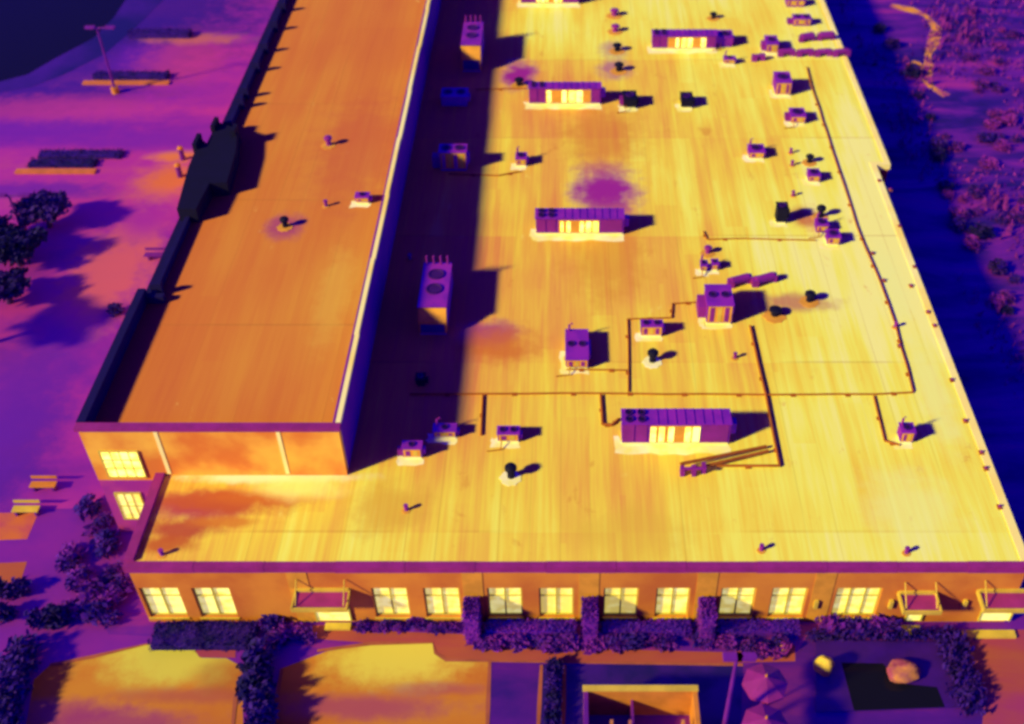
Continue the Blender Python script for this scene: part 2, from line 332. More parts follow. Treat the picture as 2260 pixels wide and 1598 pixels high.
# ------------------------------------------------------------------ the building
B = thing('commercial_building', (0, YF, 0), 'flat roofed commercial building with yellow roof, raised orange wing and glowing front windows', 'building')
wins = [(312,405),(426,517),(818,904),(931,1018),(1071,1155),(1184,1268),(1326,1410),(1441,1523),(1583,1667),(1694,1780),(1835,1942)]
ZH, ZS = zat(1298, YF), zat(1362, YF)
ops = []
for a, b in wins: ops.append((xat(a+6, 1328, YF), xat(b-2, 1328, YF)))
wall = MB(); TH = .4
wall.box(XL, XR, YF, YF+TH, ZH, HL-.42).box(XL, XR, YF, YF+TH, 0, ZS)
px = XL
for a, b in ops: wall.box(px, a, YF, YF+TH, ZS, ZH); px = b
wall.box(px, XR, YF, YF+TH, ZS, ZH)
wall.box(XL, XL+.35, YF+TH, YT, 0, HL-.42).box(XR-.35, XR, YF+TH, YN, 0, HL-.42).box(XR-.1, XR2, YN, YN+.35, 0, HL-.42).box(XR2-.35, XR2, YN+.35, YB, 0, HL-.42).box(TR, XR2-.35, YB-.35, YB, 0, HL-.42)
wall.build('wall', M['wall'], B)
pil = MB()
prev = XL
for i, (a, b) in enumerate(ops + [(XR, XR)]):
    if i in (2, 4, 6, 8, 10): c = (prev + a)/2; MB().box(c-.45, c+.45, YF-.025, YF, .003, HL-.425).build('pilaster', M['pilaster'], B)
    prev = b
for a, b in ops:
    f = MB(); fw = .07; y0, y1 = YF+.12, YF+.2
    f.box(a, a+fw, y0, y1, ZS, ZH).box(b-fw, b, y0, y1, ZS, ZH).box(a+fw, b-fw, y0, y1, ZS, ZS+fw).box(a+fw, b-fw, y0, y1, ZH-fw, ZH)
    n = 3 if b-a > 1.85 else 2
    for j in range(1, n): c = a + (b-a)*j/n; f.box(c-.035, c+.035, y0, y1, ZS+fw, ZH-fw)
    zc = ZS + (ZH-ZS)*.66
    for j in range(n):
        f.box(a+(b-a)*j/n+fw, a+(b-a)*(j+1)/n-fw, y0+.01, y1-.01, zc-.02, zc+.02)
    win = f.build('window', M['frame'], B)
    MB().box(a, b, YF+.2, YF+.24, ZS, ZH).build('pane', M['emissive_glass'], win)
    MB().box(a-.05, b+.05, YF-.06, YF+.12, ZS-.08, ZS-.003).build('sill', M['rim'], win)
# low roof, its rims
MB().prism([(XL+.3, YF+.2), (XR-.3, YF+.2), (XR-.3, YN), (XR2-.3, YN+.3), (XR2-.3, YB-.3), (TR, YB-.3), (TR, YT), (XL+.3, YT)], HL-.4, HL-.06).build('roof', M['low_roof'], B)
fa = MB(); xs = XL-.12; i = 0
while xs < XR+.1:
    xe = min(XR+.12, xs+3.05); j = .012*((i*7) % 3); fa.box(xs, xe-.012, YF-.14+j*.7, YF+.2, HL-.42+j*.5, HL-.02-j); xs = xe; i += 1
fa.build('fascia', M['coping'], B)
MB().box(XL-.12, XL+.3, YF+.2, YT, HL-.42, HL+.12).build('parapet', M['coping'], B)
rim = MB().box(XR-.3, XR+.1, YF+.2, YN, HL-.42, HL-.035).box(XR-.3, XR2+.1, YN, YN+.3, HL-.42, HL-.035).box(XR2-.3, XR2+.1, YN+.3, YB, HL-.42, HL-.035)
rim.build('coping', M['pale_coping'], B)
# upper wing
up = MB().box(TL, TR, YT, YT+.35, HL-.4, HT-.2).box(TL, TL+.35, YT+.35, YB, 0, HTR-.3).box(TL+.35, TR-.35, YB-.35, YB, 0, HT-.2)
up.build('upper_wall', M['upper_wall'], B)
MB().box(TR-.35, TR, YT+.351, YB, HL-.4, HT-.2).build('shaded_side_wall', M['shaded_wall'], B)
MB().box(TL+.003, XL+.2, YT+.003, YT+.34, 0, HL-.4).build('base_wall', M['base_wall'], B)
MB().box(TL+.3, TR-.3, YT+.3, YB-.3, HTR-.3, HTR).build('upper_roof', M['upper_roof'], B)
MB().box(TL-.1, TR+.08, YT-.12, YT+.28, HT-.2, HT).build('upper_fascia', M['coping'], B)
cop = MB(); y = YT+.28; i = 0
while y < YB:
    y2 = min(YB, y + 6.2); dx = .04*(i % 2); cop.box(TR-.16-dx, TR+.06-dx, y, y2, HT-.2, HT-.01*(i % 2)); y = y2; i += 1
cop.build('upper_coping', M['pale_coping'], B)
for (xa, zz) in ((355, 0), (655, 1)):                           # bright rain pipes down the upper wall
    x = xat(xa*1.0, 990, YT)
    if zz: x = xat(622, 990, YT)
    MB().box(x-.09, x+.09, YT-.03, YT-.001, HL+.06, HT-.215).build('downpipe', M['pale_coping'], B)
# windows on the end of the wing
def wall_window(xl, xr, yt, yb, Y, mat, nx, ny, name='window'):
    a, b = xat(xl, (yt+yb)/2, Y), xat(xr, (yt+yb)/2, Y); z1, z0 = zat(yt, Y), zat(yb, Y)
    f = MB(); f.box(a-.06, a, Y-.08, Y-.002, z0, z1).box(b, b+.06, Y-.08, Y-.002, z0, z1).box(a-.06, b+.06, Y-.08, Y-.002, z1, z1+.06).box(a-.06, b+.06, Y-.08, Y-.002, z0-.06, z0)
    for j in range(1, nx): c = a+(b-a)*j/nx; f.box(c-.025, c+.025, Y-.06, Y-.03, z0, z1)
    for j in range(1, ny): c = z0+(z1-z0)*j/ny; f.box(a, b, Y-.058, Y-.032, c-.025, c+.025)
    wn = f.build(name, M['frame'], B); MB().box(a, b, Y-.028, Y-.004, z0, z1).build('pane', mat, wn); return wn
wall_window(232, 312, 996, 1050, YT, M['emissive_louvre'], 4, 3)
wall_window(266, 318, 1088, 1142, YT, M['emissive_glass'], 3, 2)
# left parapet of the wing, its entrance tower and piers
yy = lambda y, z=7.0: at(500, y, z).y
Ya, Yb_, Yc, Yd = yy(650), yy(456), yy(392, 7.5), yy(296, 8)
MB().box(TL-.1, TL+.3, YT+.28, Ya, HTR-.3, HT+.05).box(TL+.3, TL+1.2, Ya-.35, Ya, HTR, HT-.25).build('parapet', M['dark_parapet'], B)
MB().box(TL+.5, TL+.75, Ya, Yb_, HTR, HTR+.42).box(TL+.5, TL+.75, Yd, YB, HTR, HTR+.42).build('low_parapet', M['dark_parapet'], B)
MB().box(TL, TL+.5, Ya, Yb_, HTR-.3, HTR+.1).box(TL, TL+.5, Yd, YB, HTR-.3, HTR+.1).build('gutter', M['dark_parapet'], B)
tp_ = [at(x, y, 7.6) for x, y in [(390, 461), (415, 370), (442, 305), (456, 316), (480, 269), (524, 284), (520, 335), (500, 402), (462, 404), (432, 461)]]
MB().prism(tp_, HTR-.6, 7.6).build('entrance_tower', M['black'], B)
for a_, b_ in (((442, 305), (447, 330)), ((480, 269), (484, 290)), ((522, 284), (528, 300))):
    p, q = at(*a_, 7.6), at(*b_, 7.6); MB().box(p.x-.12, p.x+.12, min(p.y, q.y), max(p.y, q.y), HTR, 7.95).build('fin', M['black'], B)
for q in (640, 468, 296, 282, 230, 207, 150, 108, 60, 18):
    Y = yy(q); MB().box(TL+.45, TL+1.0, Y-.12, Y+.12, HTR, HTR+.8).build('pier', M['dark_parapet'], B)
# entrance canopies over the front doors
def canopy(xl, xr, yb, yf, door, step, rods):
    zc = zat(yb, YF); fy = at((xl+xr)/2, yf, zc).y
    d = min(2.2, YF-fy)
    a, b = xat(xl, yb, YF), xat(xr, yb, YF)
    c = MB().box(a, b, YF-d, YF-.003, zc-.16, zc-.04).build('canopy', M['canopy'], B)
    r = MB().box(a-.08, a, YF-d-.08, YF-.003, zc-.2, zc+.06).box(b, b+.08, YF-d-.08, YF-.003, zc-.2, zc+.06).box(a, b, YF-d-.08, YF-d, zc-.2, zc+.04).box(a, b, YF-.14, YF-.004, zc-.039, zc+.1)
    r.build('rim', M['rim'], c)
    for x in (a+.1, b-.1): MB().tube([(x, YF-d+.1, zc+.02), (x, YF-.05, zc+.75)], .03, 6).build('rod', M['rim'], c)
    for (x0, x1, y0, y1) in door:
        A, Bx = xat(x0, (y0+y1)/2, YF), xat(x1, (y0+y1)/2, YF); z1 = zat(y0, YF)
        dr = MB().box(A-.07, A, YF-.1, YF-.002, .16, z1).box(Bx, Bx+.07, YF-.1, YF-.002, .16, z1).box(A-.07, Bx+.07, YF-.1, YF-.002, z1, z1+.07).build('door', M['frame'], B)
        MB().box(A, Bx, YF-.05, YF-.003, .16, z1).build('pane', M['emissive_glass'], dr)
    for (x0, x1, y0, y1) in step:
        p, q = at(x0, y1, .15), at(x1, y0, .15)
        MB().box(p.x, q.x, p.y, min(q.y, YF-.11), .02, .15).build('step', M['rim'], B)
canopy(655, 770, 1300, 1342, [(700, 772, 1340, 1372)], [(716, 775, 1374, 1388)], 2)
canopy(1985, 2062, 1306, 1348, [(2000, 2030, 1350, 1378)], [(1992, 2030, 1380, 1398)], 2)
canopy(2160, 2275, 1302, 1344, [(2162, 2226, 1344, 1382)], [(2125, 2238, 1390, 1406)], 2)
for a in (1800, 1965, 2128): 
    x = xat(a, 1330, YF); MB().box(x-.08, x+.08, YF-.16, YF-.002, zat(1338, YF), zat(1322, YF)).build('wall_lamp', M['rim'], B)
wall_window(832, 888, 1332, 1358, YF-.3, M['emissive_glass'], 2, 1, 'window') if False else None

# ------------------------------------------------------------------ rooftop plant
def poly_glow_apron(x0, x1, y0, y1, z, seed):
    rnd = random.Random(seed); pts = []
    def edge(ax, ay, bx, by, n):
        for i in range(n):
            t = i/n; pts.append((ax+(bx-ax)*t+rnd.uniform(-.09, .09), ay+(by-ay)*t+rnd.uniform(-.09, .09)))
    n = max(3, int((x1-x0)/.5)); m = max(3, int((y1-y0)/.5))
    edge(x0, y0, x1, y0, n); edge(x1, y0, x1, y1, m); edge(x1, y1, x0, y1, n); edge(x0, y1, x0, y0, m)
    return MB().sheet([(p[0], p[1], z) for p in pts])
ROOF = HL-.06
SEED = [0]
def unit(label, xl, xr, yb, ytf, ytb, z=ROOF, cat='air conditioner', group='rooftop air conditioning units', kind='small', name='rooftop_unit', dark=False, fans=1, glow_apron=True, lit=None, warm=True):
    SEED[0] += 1; s = SEED[0]
    yb += .16*(yb-ytf); P = at(xl, yb, z); Q = at(xr, yb, z); Y0 = P.y; x0, x1 = P.x, Q.x
    h = max(.5, (zat(ytf, Y0) - z)*1.06); back = at((xl+xr)/2, ytb, z+h); Y1 = max(Y0+.5, back.y)
    t = thing(name, ((x0+x1)/2, (Y0+Y1)/2, z), label, cat, group)
    W, D = x1-x0, Y1-Y0
    cm, tm = (M['black'], M['black']) if dark else (M['cabinet'], M['unit_top'])
    MB().box(x0+.04, x1-.04, Y0+.04, Y1-.04, z, z+.14).build('curb', M['curb'] if glow_apron else cm, t)
    if kind == 'long':
        MB().box(x0, x1, Y0+.02, Y1, z+.14, z+h-.05).build('cabinet', cm, t)
        MB().box(x0-.05, x0+.24*W, Y0-.04, Y1+.05, z+h-.05, z+h).build('condenser_top', tm, t)
        tp = MB().box(x0+.24*W, x1+.04, Y0-.04, Y1+.05, z+h-.05, z+h-.005)
        for i in range(1, 9): xx = x0+W*(.24+.76*i/9); tp.box(xx-.02, xx+.02, Y0-.03, Y1+.04, z+h-.004, z+h+.035)
        tp.build('roof_panel', tm, t)
        for i in range(2):
            for j in range(2):
                r = min(.055*W, .2*D); c = (x0+W*(.065+.115*i), Y0+D*(.27+.46*j), z+h)
                f = MB().lathe(c, [(r, 0), (r, .1), (r*.86, .1), (r*.84, .04)], 16).build('fan', M['fan'], t)
                MB().lathe((c[0], c[1], c[2]+.04), [(r*.3, 0), (r*.3, .05)], 10).build('hub', M['black'], f)
        for a, b in ((.01, .11), (.125, .23)): MB().box(x0+W*a, x0+W*b, Y0-.02, Y0+.019, z+.2, z+h-.1).build('access_panel', M['purple_part'], t)
        a, b = lit or (.26, .72); n = 6
        fr = MB().box(x0+W*a, x0+W*b, Y0-.01, Y0+.019, z+.18, z+h-.16).build('louvre_frame', M['warm_panel'], t)
        for i in range(n):
            if (i*5+s) % 4 == 0 and n > 4: continue
            rl = random.Random(s*31+i); u, v = x0+W*(a+(b-a)*(i+rl.uniform(.03, .3))/n), x0+W*(a+(b-a)*(i+rl.uniform(.65, .97))/n); MB().box(u, v, Y0-.03, Y0-.011, z+.24, z+h-.22).build('louvre', M['emissive_louvre'], fr)
        MB().box(x0+W*(b+.02), x0+W*.98, Y0-.02, Y0+.019, z+.2, z+h-.12).build('access_panel', M['purple_part'], t)
        hd = MB(); hd.prism([(x1+.002, Y0+D*.25), (x1+.32, Y0+D*.3), (x1+.32, Y0+D*.7), (x1+.002, Y0+D*.75)], z+h*.35, z+h*.8); hd.build('intake_hood', tm, t)
    elif kind == 'tall':
        MB().box(x0, x1, Y0+D*.12, Y1, z+.14, z+h-.05).build('cabinet', cm, t)
        MB().box(x0-.04, x1+.04, Y0+D*.1, Y1+.04, z+h-.05, z+h).build('roof_panel', tm, t)
        b = MB(); zz = z+h*.55
        vs = [b.bm.verts.new(p) for p in ((x0, Y0, z+.14), (x1, Y0, z+.14), (x1, Y0, zz), (x0, Y0, zz), (x0, Y0+D*.12, z+.14), (x1, Y0+D*.12, z+.14), (x1, Y0+D*.12, z+h-.1), (x0, Y0+D*.12, z+h-.1))]
        for f in ((0,1,2,3), (3,2,6,7), (0,3,7,4), (1,5,6,2)): b.bm.faces.new([vs[i] for i in f])
        b.build('intake_hood', M['warm_panel'], t)
        MB().box(x0+.1, x1-.1, Y0-.03, Y0-.004, z+.2, zz-.12).build('grille', M['fan'], t)
        for i in range(4):
            xx = x0+W*(.1+.26*i); MB().tube([(xx, Y1-.1, z+h), (xx, Y1-.1, z+h+.55)], .06, 8).build('flue', M['purple_part'], t)
        for i in range(2):
            r = .3*W; c = ((x0+x1)/2, Y0+D*(.45+.3*i), z+h); MB().lathe(c, [(r, 0), (r, .08), (r*.85, .08), (r*.8, .03)], 16).build('fan', M['fan'], t)
    else:
        MB().box(x0, x1, Y0, Y1, z+.14, z+h-.04).build('cabinet', cm, t)
        MB().box(x0-.04, x1+.04, Y0-.05, Y1+.04, z+h-.04, z+h).build('roof_panel', tm, t)
        for i in range(fans):
            r = min(.36*W/max(1, fans), .33*D); c = (x0+W*(i+.5)/fans, Y0+D*.5, z+h)
            f = MB().lathe(c, [(r, 0), (r, .07), (r*.85, .07), (r*.82, .02)], 16).build('fan', M['fan'], t)
            MB().lathe((c[0], c[1], c[2]+.02), [(r*.3, 0), (r*.3, .04)], 8).build('hub', M['black'], f)
        if not dark and warm:
            g = MB().box(x0+.05, x1-.05, Y0-.02, Y0-.001, z+.18, z+h-.1).build('front_panel', M['warm_panel'], t)
            n = max(2, int(W/.35))
            for i in range(n):
                u = x0+.1+(W-.2)*(i+.15)/n; MB().box(u, u+(W-.2)*.6/n, Y0-.035, Y0-.021, z+.24, z+h-.16).build('slot', M['rim'] if i % 2 else M['purple_part'], g)
        if s % 3 == 0 and W > .7: MB().box(x0-.3*W, x0-.002, Y0+D*.3, Y1-D*.1, z+.05, z+h*.6).build('side_duct', M['purple_part'], t)
        if s % 3 == 1: MB().tube([(x0+.15*W, Y1-.12, z+h), (x0+.15*W, Y1-.12, z+h+.4), (x0+.3*W, Y1-.1, z+h+.5)], .06, 8).build('flue', M['purple_part'], t)
        if s % 4 == 2: MB().tube([(x0+.2*W, Y0-.02, z+.3), (x0+.15*W, Y0-.5, z+.06), (x0-.5, Y0-.6, z+.05)], .03, 6).build('cable', M['pipe'], t)
        hd = MB().box(x1+.001, x1+.16, Y0+D*.25, Y0+D*.75, z+.3*h, z+.75*h); hd.build('intake_hood', tm, t)
    if glow_apron:
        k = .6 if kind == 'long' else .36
        poly_glow_apron(x0-.28, x1+.03, Y0-k, Y0+.3, z+.006, s).build('glow_apron', M['glow_apron'], t)  # ragged pale sheets paint the glow at the unit's foot
        poly_glow_apron(x0-.34, x0-.02, Y0-.2, Y0+.6*D, z+.010, s+100).build('glow_apron', M['glow_apron'], t)
    return t
LG = 'long rooftop units with glowing louvres'
unit('longest purple rooftop unit, nearest the front edge, with glowing louvres', 1372, 1608, 976, 938, 903, kind='long', group=LG)
unit('long rooftop unit in mid roof with a purple damp stain right behind it', 1183, 1376, 514, 484, 460, kind='long', group=LG)
unit('long rooftop unit with glowing louvres and a black hooded box beyond its right end', 1168, 1326, 227, 196, 181, kind='long', group=LG, lit=(.22, .86))
unit('long rooftop unit near the far end of the roof, left of the crowded duct pieces', 1439, 1580, 106, 80, 65, kind='long', group=LG, lit=(.24, .84))
unit('long rooftop unit farthest away, cut by the top edge of the photo', 1150, 1278, 6, -20, -36, kind='long', group=LG)
unit('tall purple air handler in the wall shadow, casting a broad shadow of its own', 926, 987, 733, 692, 580, kind='tall', glow_apron=False)
unit('tall air handler by the raised wing near the top of the photo, flues on top', 1020, 1062, 152, 108, 48, kind='tall', glow_apron=False)
unit('dark unit sunk wholly in the wall shadow left of the thin pipe', 975, 1032, 232, 214, 194, glow_apron=False, fans=2, warm=False)
unit('purple unit half in the wall shadow left of a small pale based unit', 972, 1031, 372, 338, 318, glow_apron=False, fans=2)
unit('square purple unit with two small fans and pale left edge in mid roof', 1249, 1298, 812, 794, 727, fans=2)
unit('low unit with slotted front just right of the square purple unit', 1414, 1461, 741, 721, 706, fans=2)
unit('square purple unit with plain orange front left of two black vents', 1558, 1614, 711, 676, 628, fans=2)
unit('small unit at the wall shadow edge, left of the pipe branch near the front', 958, 1007, 966, 952, 937)
unit('low purple unit with warm front right of the first pipe branch near the front', 1099, 1146, 975, 958, 941, fans=2)
unit('small unit nearest the corner of the raised wing, pale patch at its foot', 890, 932, 1010, 991, 978, fans=1)
unit('lone unit near the front right edge of the roof, reached by a short pipe branch', 1984, 2013, 976, 955, 933)
unit('unit with the broadest white patch beside it, upper right of the roof', 1710, 1744, 208, 183, 158)
unit('purple unit just in front of the one with the broadest white patch', 1744, 1776, 272, 257, 238)
unit('low flat unit with white left edge, left of two tiny vents by the right pipe', 1652, 1686, 350, 336, 318)
unit('small unit with a black round vent behind it, near the right roof step', 1783, 1808, 402, 388, 372)
unit('slim black exhaust hood with white roof patch on its left, right part of the roof', 1712, 1735, 490, 462, 446, dark=True)
unit('purple unit with black vent at its back, beside the slim black exhaust hood', 1800, 1826, 512, 498, 482, glow_apron=False)
unit('boxy purple unit nearest the long pipe on the right, touching another unit', 1824, 1852, 540, 524, 506)
unit('wide low unit close to the right roof edge near the top of the photo', 1750, 1788, 56, 42, 31, glow_apron=False, fans=2)
unit('wide unit cut by the top of the photo near the right roof edge', 1735, 1775, 14, 0, -12, glow_apron=False, fans=2)
unit('dark unit joined to the right end of the far long unit', 1584, 1616, 102, 84, 66, warm=False, glow_apron=False)
unit('square unit with white foot among the duct pieces at upper right', 1690, 1716, 116, 98, 78)
unit('tiny unit in front of the far long unit, white patch on its left', 1597, 1622, 142, 132, 124)
unit('black hooded unit standing alone between the long unit and the right column', 1503, 1528, 238, 222, 203, dark=True)
unit('black hooded box beyond the right end of a long unit', 1376, 1404, 238, 220, 200, dark=True)
unit('small purple unit with pale left foot, right of the half shaded unit', 1139, 1162, 366, 351, 336)
unit('box unit on the orange raised roof close to its pale right edge', 786, 815, 449, 438, 425, z=HTR, fans=1)
unit('small dark box in the wall shadow above the long pipe', 919, 938, 852, 842, 832, glow_apron=False, warm=False, dark=True, cat='roof box', group=None, name='roof_box')
unit('tiny pair box by the pipe corner behind the square orange fronted unit', 1546, 1560, 600, 592, 584, cat='roof box', group='tiny roof boxes', name='roof_box')
unit('tiny box right of its twin behind the square orange fronted unit', 1570, 1584, 597, 588, 580, cat='roof box', group='tiny roof boxes', name='roof_box')

def vent(label, x, y, r, h, z=ROOF, group='roof vents', mat='black', shape='mushroom', pale=True):
    r *= .85; p = at(x, y, z); t = thing('roof_vent', p, label, 'vent', group)
    if shape == 'mushroom':
        MB().lathe(p, [(r*.62, 0), (r*.6, h*.6)], 14).build('stack', M[mat], t)
        MB().lathe((p.x, p.y, p.z+h*.5), [(r*.6, 0), (r, .03), (r*1.0, h*.16), (r*.8, h*.24), (r*.25, h*.3)], 16).build('cap', M[mat], t)
    else:
        MB().lathe(p, [(r*.8, 0), (r*.8, h)], 12).build('stack', M[mat], t)
        MB().lathe((p.x, p.y, p.z+h), [(r, -.06), (r, .05)], 12).build('cap', M[mat], t)
    fl = [(r*1.7*(1+.12*sin(i*2.3))*cos(2*pi*i/18), r*1.7*(1+.12*sin(i*3.1))*sin(2*pi*i/18)) for i in range(18)]
    MB().prism([(p.x+a-.1*r, p.y+b-.35*r) for a, b in fl], p.z+.002, p.z+.02).build('flashing', M['glow_apron'] if pale else M['warm_panel'], t)
    return t
vent('black mushroom vent nearest the front edge, between the low units and the long unit', 1128, 1052, .34, 1.0)
vent('black mushroom vent below the low unit with slotted front', 1440, 797, .34, .95)
vent('black vent inside the purple shadow right of the square orange fronted unit', 1710, 695, .42, .6, pale=False)
vent('black vent at the far tip of the purple shadow right of the square unit', 1786, 664, .36, .8, pale=False)
vent('black vent with damp stain on the orange raised roof', 630, 500, .3, .8, z=HTR, pale=False)
vent('purple vent with long thin shadow on the orange raised roof', 726, 320, .3, .8, z=HTR, mat='purple_part', pale=False)
vent('tiny stub vent on the orange raised roof left of its box unit', 720, 455, .14, .35, z=HTR, mat='purple_part', pale=False, shape='pipe')
for lb, x, y, r, h, m in (('frontmost vent of the column of four at the top of the roof', 1366, 156, .42, .8, 'black'), ('second vent from the front in the column of four at the top', 1362, 112, .4, .75, 'black'),
    ('third vent from the front in the column of four at the top', 1358, 69, .4, .7, 'purple_part'), ('rearmost vent of the column of four at the top of the roof', 1356, 34, .42, .7, 'purple_part')):
    vent(lb, x, y, r, h, mat=m, pale=False, group='column of four vents')
vent('vent ringed by a purple damp patch behind a long unit', 1146, 188, .4, .7, pale=False)
vent('black vent behind the small unit near the roof step', 1786, 358, .32, .7, pale=False)
vent('black vent at the back of the purple unit beside the exhaust hood', 1810, 478, .34, 1.0, pale=False)
vent('vent standing alone behind the far long unit', 1574, 40, .34, .6, pale=False)
vent('purple vent left of the pipe corner above the tiny twin boxes', 1562, 558, .28, .6, mat='purple_part', pale=False)
for lb, x, y in (('rear tiny vent of two left of the small unit by the roof step', 1745, 338), ('front tiny vent of two left of the small unit by the roof step', 1748, 365), ('tiny vent left of the slim black exhaust hood, toward the far end', 1750, 432),
                 ('tiny vent on the orange patch left of the long conduit', 1622, 790), ('tiny stub beside the right long pipe, near the front', 1976, 722), ('tiny stub on the plain front roof under the conduit end', 1680, 1214),
                 ('tiny stub on the front roof nearest the right corner', 2000, 1220), ('tiny stub on the left front roof corner', 358, 1225), ('tiny stub on the front roof left of centre', 897, 1126), ('tiny stub in the wall shadow by the tall handler', 905, 572)):
    vent(lb, x, y, .13, .3, mat='purple_part', shape='pipe', pale=False, group='tiny roof stubs')
clips = [(1965,420),(1985,500),(2018,590),(2010,632),(2048,690),(2062,720),(2100,840),(2130,930),(2165,1000),(2175,1035),(2205,1120),(1940,400),(1925,560),(1950,620),(1985,765)]
proto = None
for x, y in clips:
    p = at(x, y, ROOF)
    if proto is None:
        proto = thing('roof_clip', p, 'small dark clip on the pale strip along the right roof edge', 'roof clip', 'clips along the right roof edge')
        MB().box(p.x-.1, p.x+.1, p.y-.14, p.y+.14, p.z, p.z+.06).build('plate', M['pipe'], proto); MB().lathe((p.x, p.y, p.z+.06), [(.05, 0), (.05, .1)], 8).build('bolt', M['purple_part'], proto)
    else: dup(proto, p)
# duct pieces at the far right and beside the square unit
def duct(label, pts, r=.24, z=ROOF, h=.35, mat='purple_part', group='loose looking duct pieces', legs=True):
    P = [at(x, y, z) + Vector((0, 0, h)) for x, y in pts]; t = thing('roof_duct', at(*pts[0], z), label, 'duct', group)
    MB().tube(P, r, 10).build('duct_body', M[mat], t)
    for p in (P[0], P[-1]):
        MB().box(p.x-.2, p.x+.2, p.y-.2, p.y+.2, z, z+h+.1 if legs else z+.1).build('support', M[mat], t)
    return t
duct('short duct behind the square orange fronted unit, left of its twin', [(1612, 632), (1650, 622)])
duct('short duct behind the square unit, right of its twin', [(1666, 630), (1705, 619)])
duct('short duct in the rear row at upper right, left piece', [(1768, 92), (1792, 88)], .3)
duct('short duct in the rear row at upper right, touching the roof edge', [(1808, 88), (1836, 86)], .3)
for lb, x in (('leftmost of the front row of four duct pieces at upper right', 1722), ('second from the left in the front row of four duct pieces', 1763), ('third from the left in the front row of four duct pieces', 1803), ('rightmost of the front row of four duct pieces, by the roof edge', 1843)):
    duct(lb, [(x, 124), (x+26, 122)], .22)
duct('tiny duct stub right of the tiny unit before the far long unit', [(1664, 134), (1682, 132)], .16)

def pipe_run(label, pts, r=.045, z=ROOF, h=.065, mat='pipe', step=2.4, name='roof_pipe', group='roof pipes'):
    P = [at(x, y, z) + Vector((0, 0, h)) for x, y in pts]; t = thing(name, at(*pts[0], z), label, 'pipe', group)
    mb = MB()
    rj = random.Random(len(label))
    for a, b in zip(P, P[1:]):
        n = max(1, int((b-a).length/1.6)); mb.tube([a.lerp(b, i/n)+(Vector((rj.uniform(-.035, .035), rj.uniform(-.035, .035), rj.uniform(-.01, .01))) if 0 < i < n else Vector()) for i in range(n+1)], r*.8, 8)
    mb.build('pipe_body', M[mat], t)
    if step:
        for a, b in zip(P, P[1:]):
            d = (b-a).length; n = max(1, int(d/step))
            for i in range(n):
                p = a.lerp(b, (i+.5)/n); MB().box(p.x-.12, p.x+.12, p.y-.12, p.y+.12, z, z+h-r*.5).build('pipe_support', M['pipe'], t)
    return t
pipe_run('long thin pipe on blocks crossing the whole front part of the roof', [(905, 872), (1070, 871), (1330, 870), (1690, 873), (1930, 872), (2014, 868)], .06)
pipe_run('long pipe running back along the right side of the roof past the units', [(2014, 866), (1976, 720), (1940, 620), (1890, 500), (1862, 410), (1826, 300), (1796, 210), (1780, 150)], .06, h=.09)
pipe_run('pipe branch from the long cross pipe down to the first low units', [(1066, 874), (1062, 962)], .07, step=1.6)
pipe_run('bent pipe branch from the cross pipe to the longest rooftop unit', [(1326, 874), (1330, 938), (1350, 940), (1366, 926)], .09, step=1.6)
pipe_run('pipe branch from the cross pipe to the lone right unit', [(1928, 876), (1952, 975), (1985, 984)], .06)
pipe_run('pipe rising from the cross pipe and turning to the square orange fronted unit', [(1387, 866), (1385, 706), (1482, 703), (1484, 672), (1552, 668)], .05)
pipe_run('dashed pipe in front of the square purple two fan unit', [(1250, 817), (1383, 819)], .05, step=1.2)
pipe_run('thick conduit from the square unit shadow past the longest unit, bent at its end', [(1655, 722), (1672, 800), (1690, 876), (1706, 960), (1720, 1031), (1580, 1031)], .08, h=.1, step=3)
pipe_run('thin pipe from the wall shadow to the long unit with the black hood', [(1050, 199), (1160, 197)], .05)
pipe_run('thin pipe from the half shaded unit curving to the small pale footed unit', [(990, 386), (1100, 389), (1150, 380)], .05)
pipe_run('thin pipe behind the square unit running right to the purple units', [(1552, 512), (1560, 530), (1640, 528), (1800, 532)], .05)
# the leaning rack of pipes in front of the longest unit
t = thing('pipe_rack', at(1510, 1045, ROOF), 'low purple rack with long rods leaning away in front of the longest unit', 'rack')
for a, b, ha, hb in (((1500, 1040), (1690, 990), .5, .15), ((1512, 1048), (1695, 1000), .3, .15)):
    MB().tube([at(*a, ROOF)+Vector((0,0,ha)), at(*b, ROOF)+Vector((0,0,hb))], .08, 8).build('rod', M['pipe'], t)
for x, y in ((1505, 1046), (1530, 1046), (1552, 1040)):
    p = at(x, y, ROOF); MB().box(p.x-.1, p.x+.1, p.y-.18, p.y+.18, ROOF, ROOF+.45).build('leg', M['purple_part'], t)
p = at(1505, 1050, ROOF); MB().box(p.x-.1, p.x+1.1, p.y-.06, p.y+.06, ROOF+.451, ROOF+.54).build('crossbar', M['purple_part'], t)

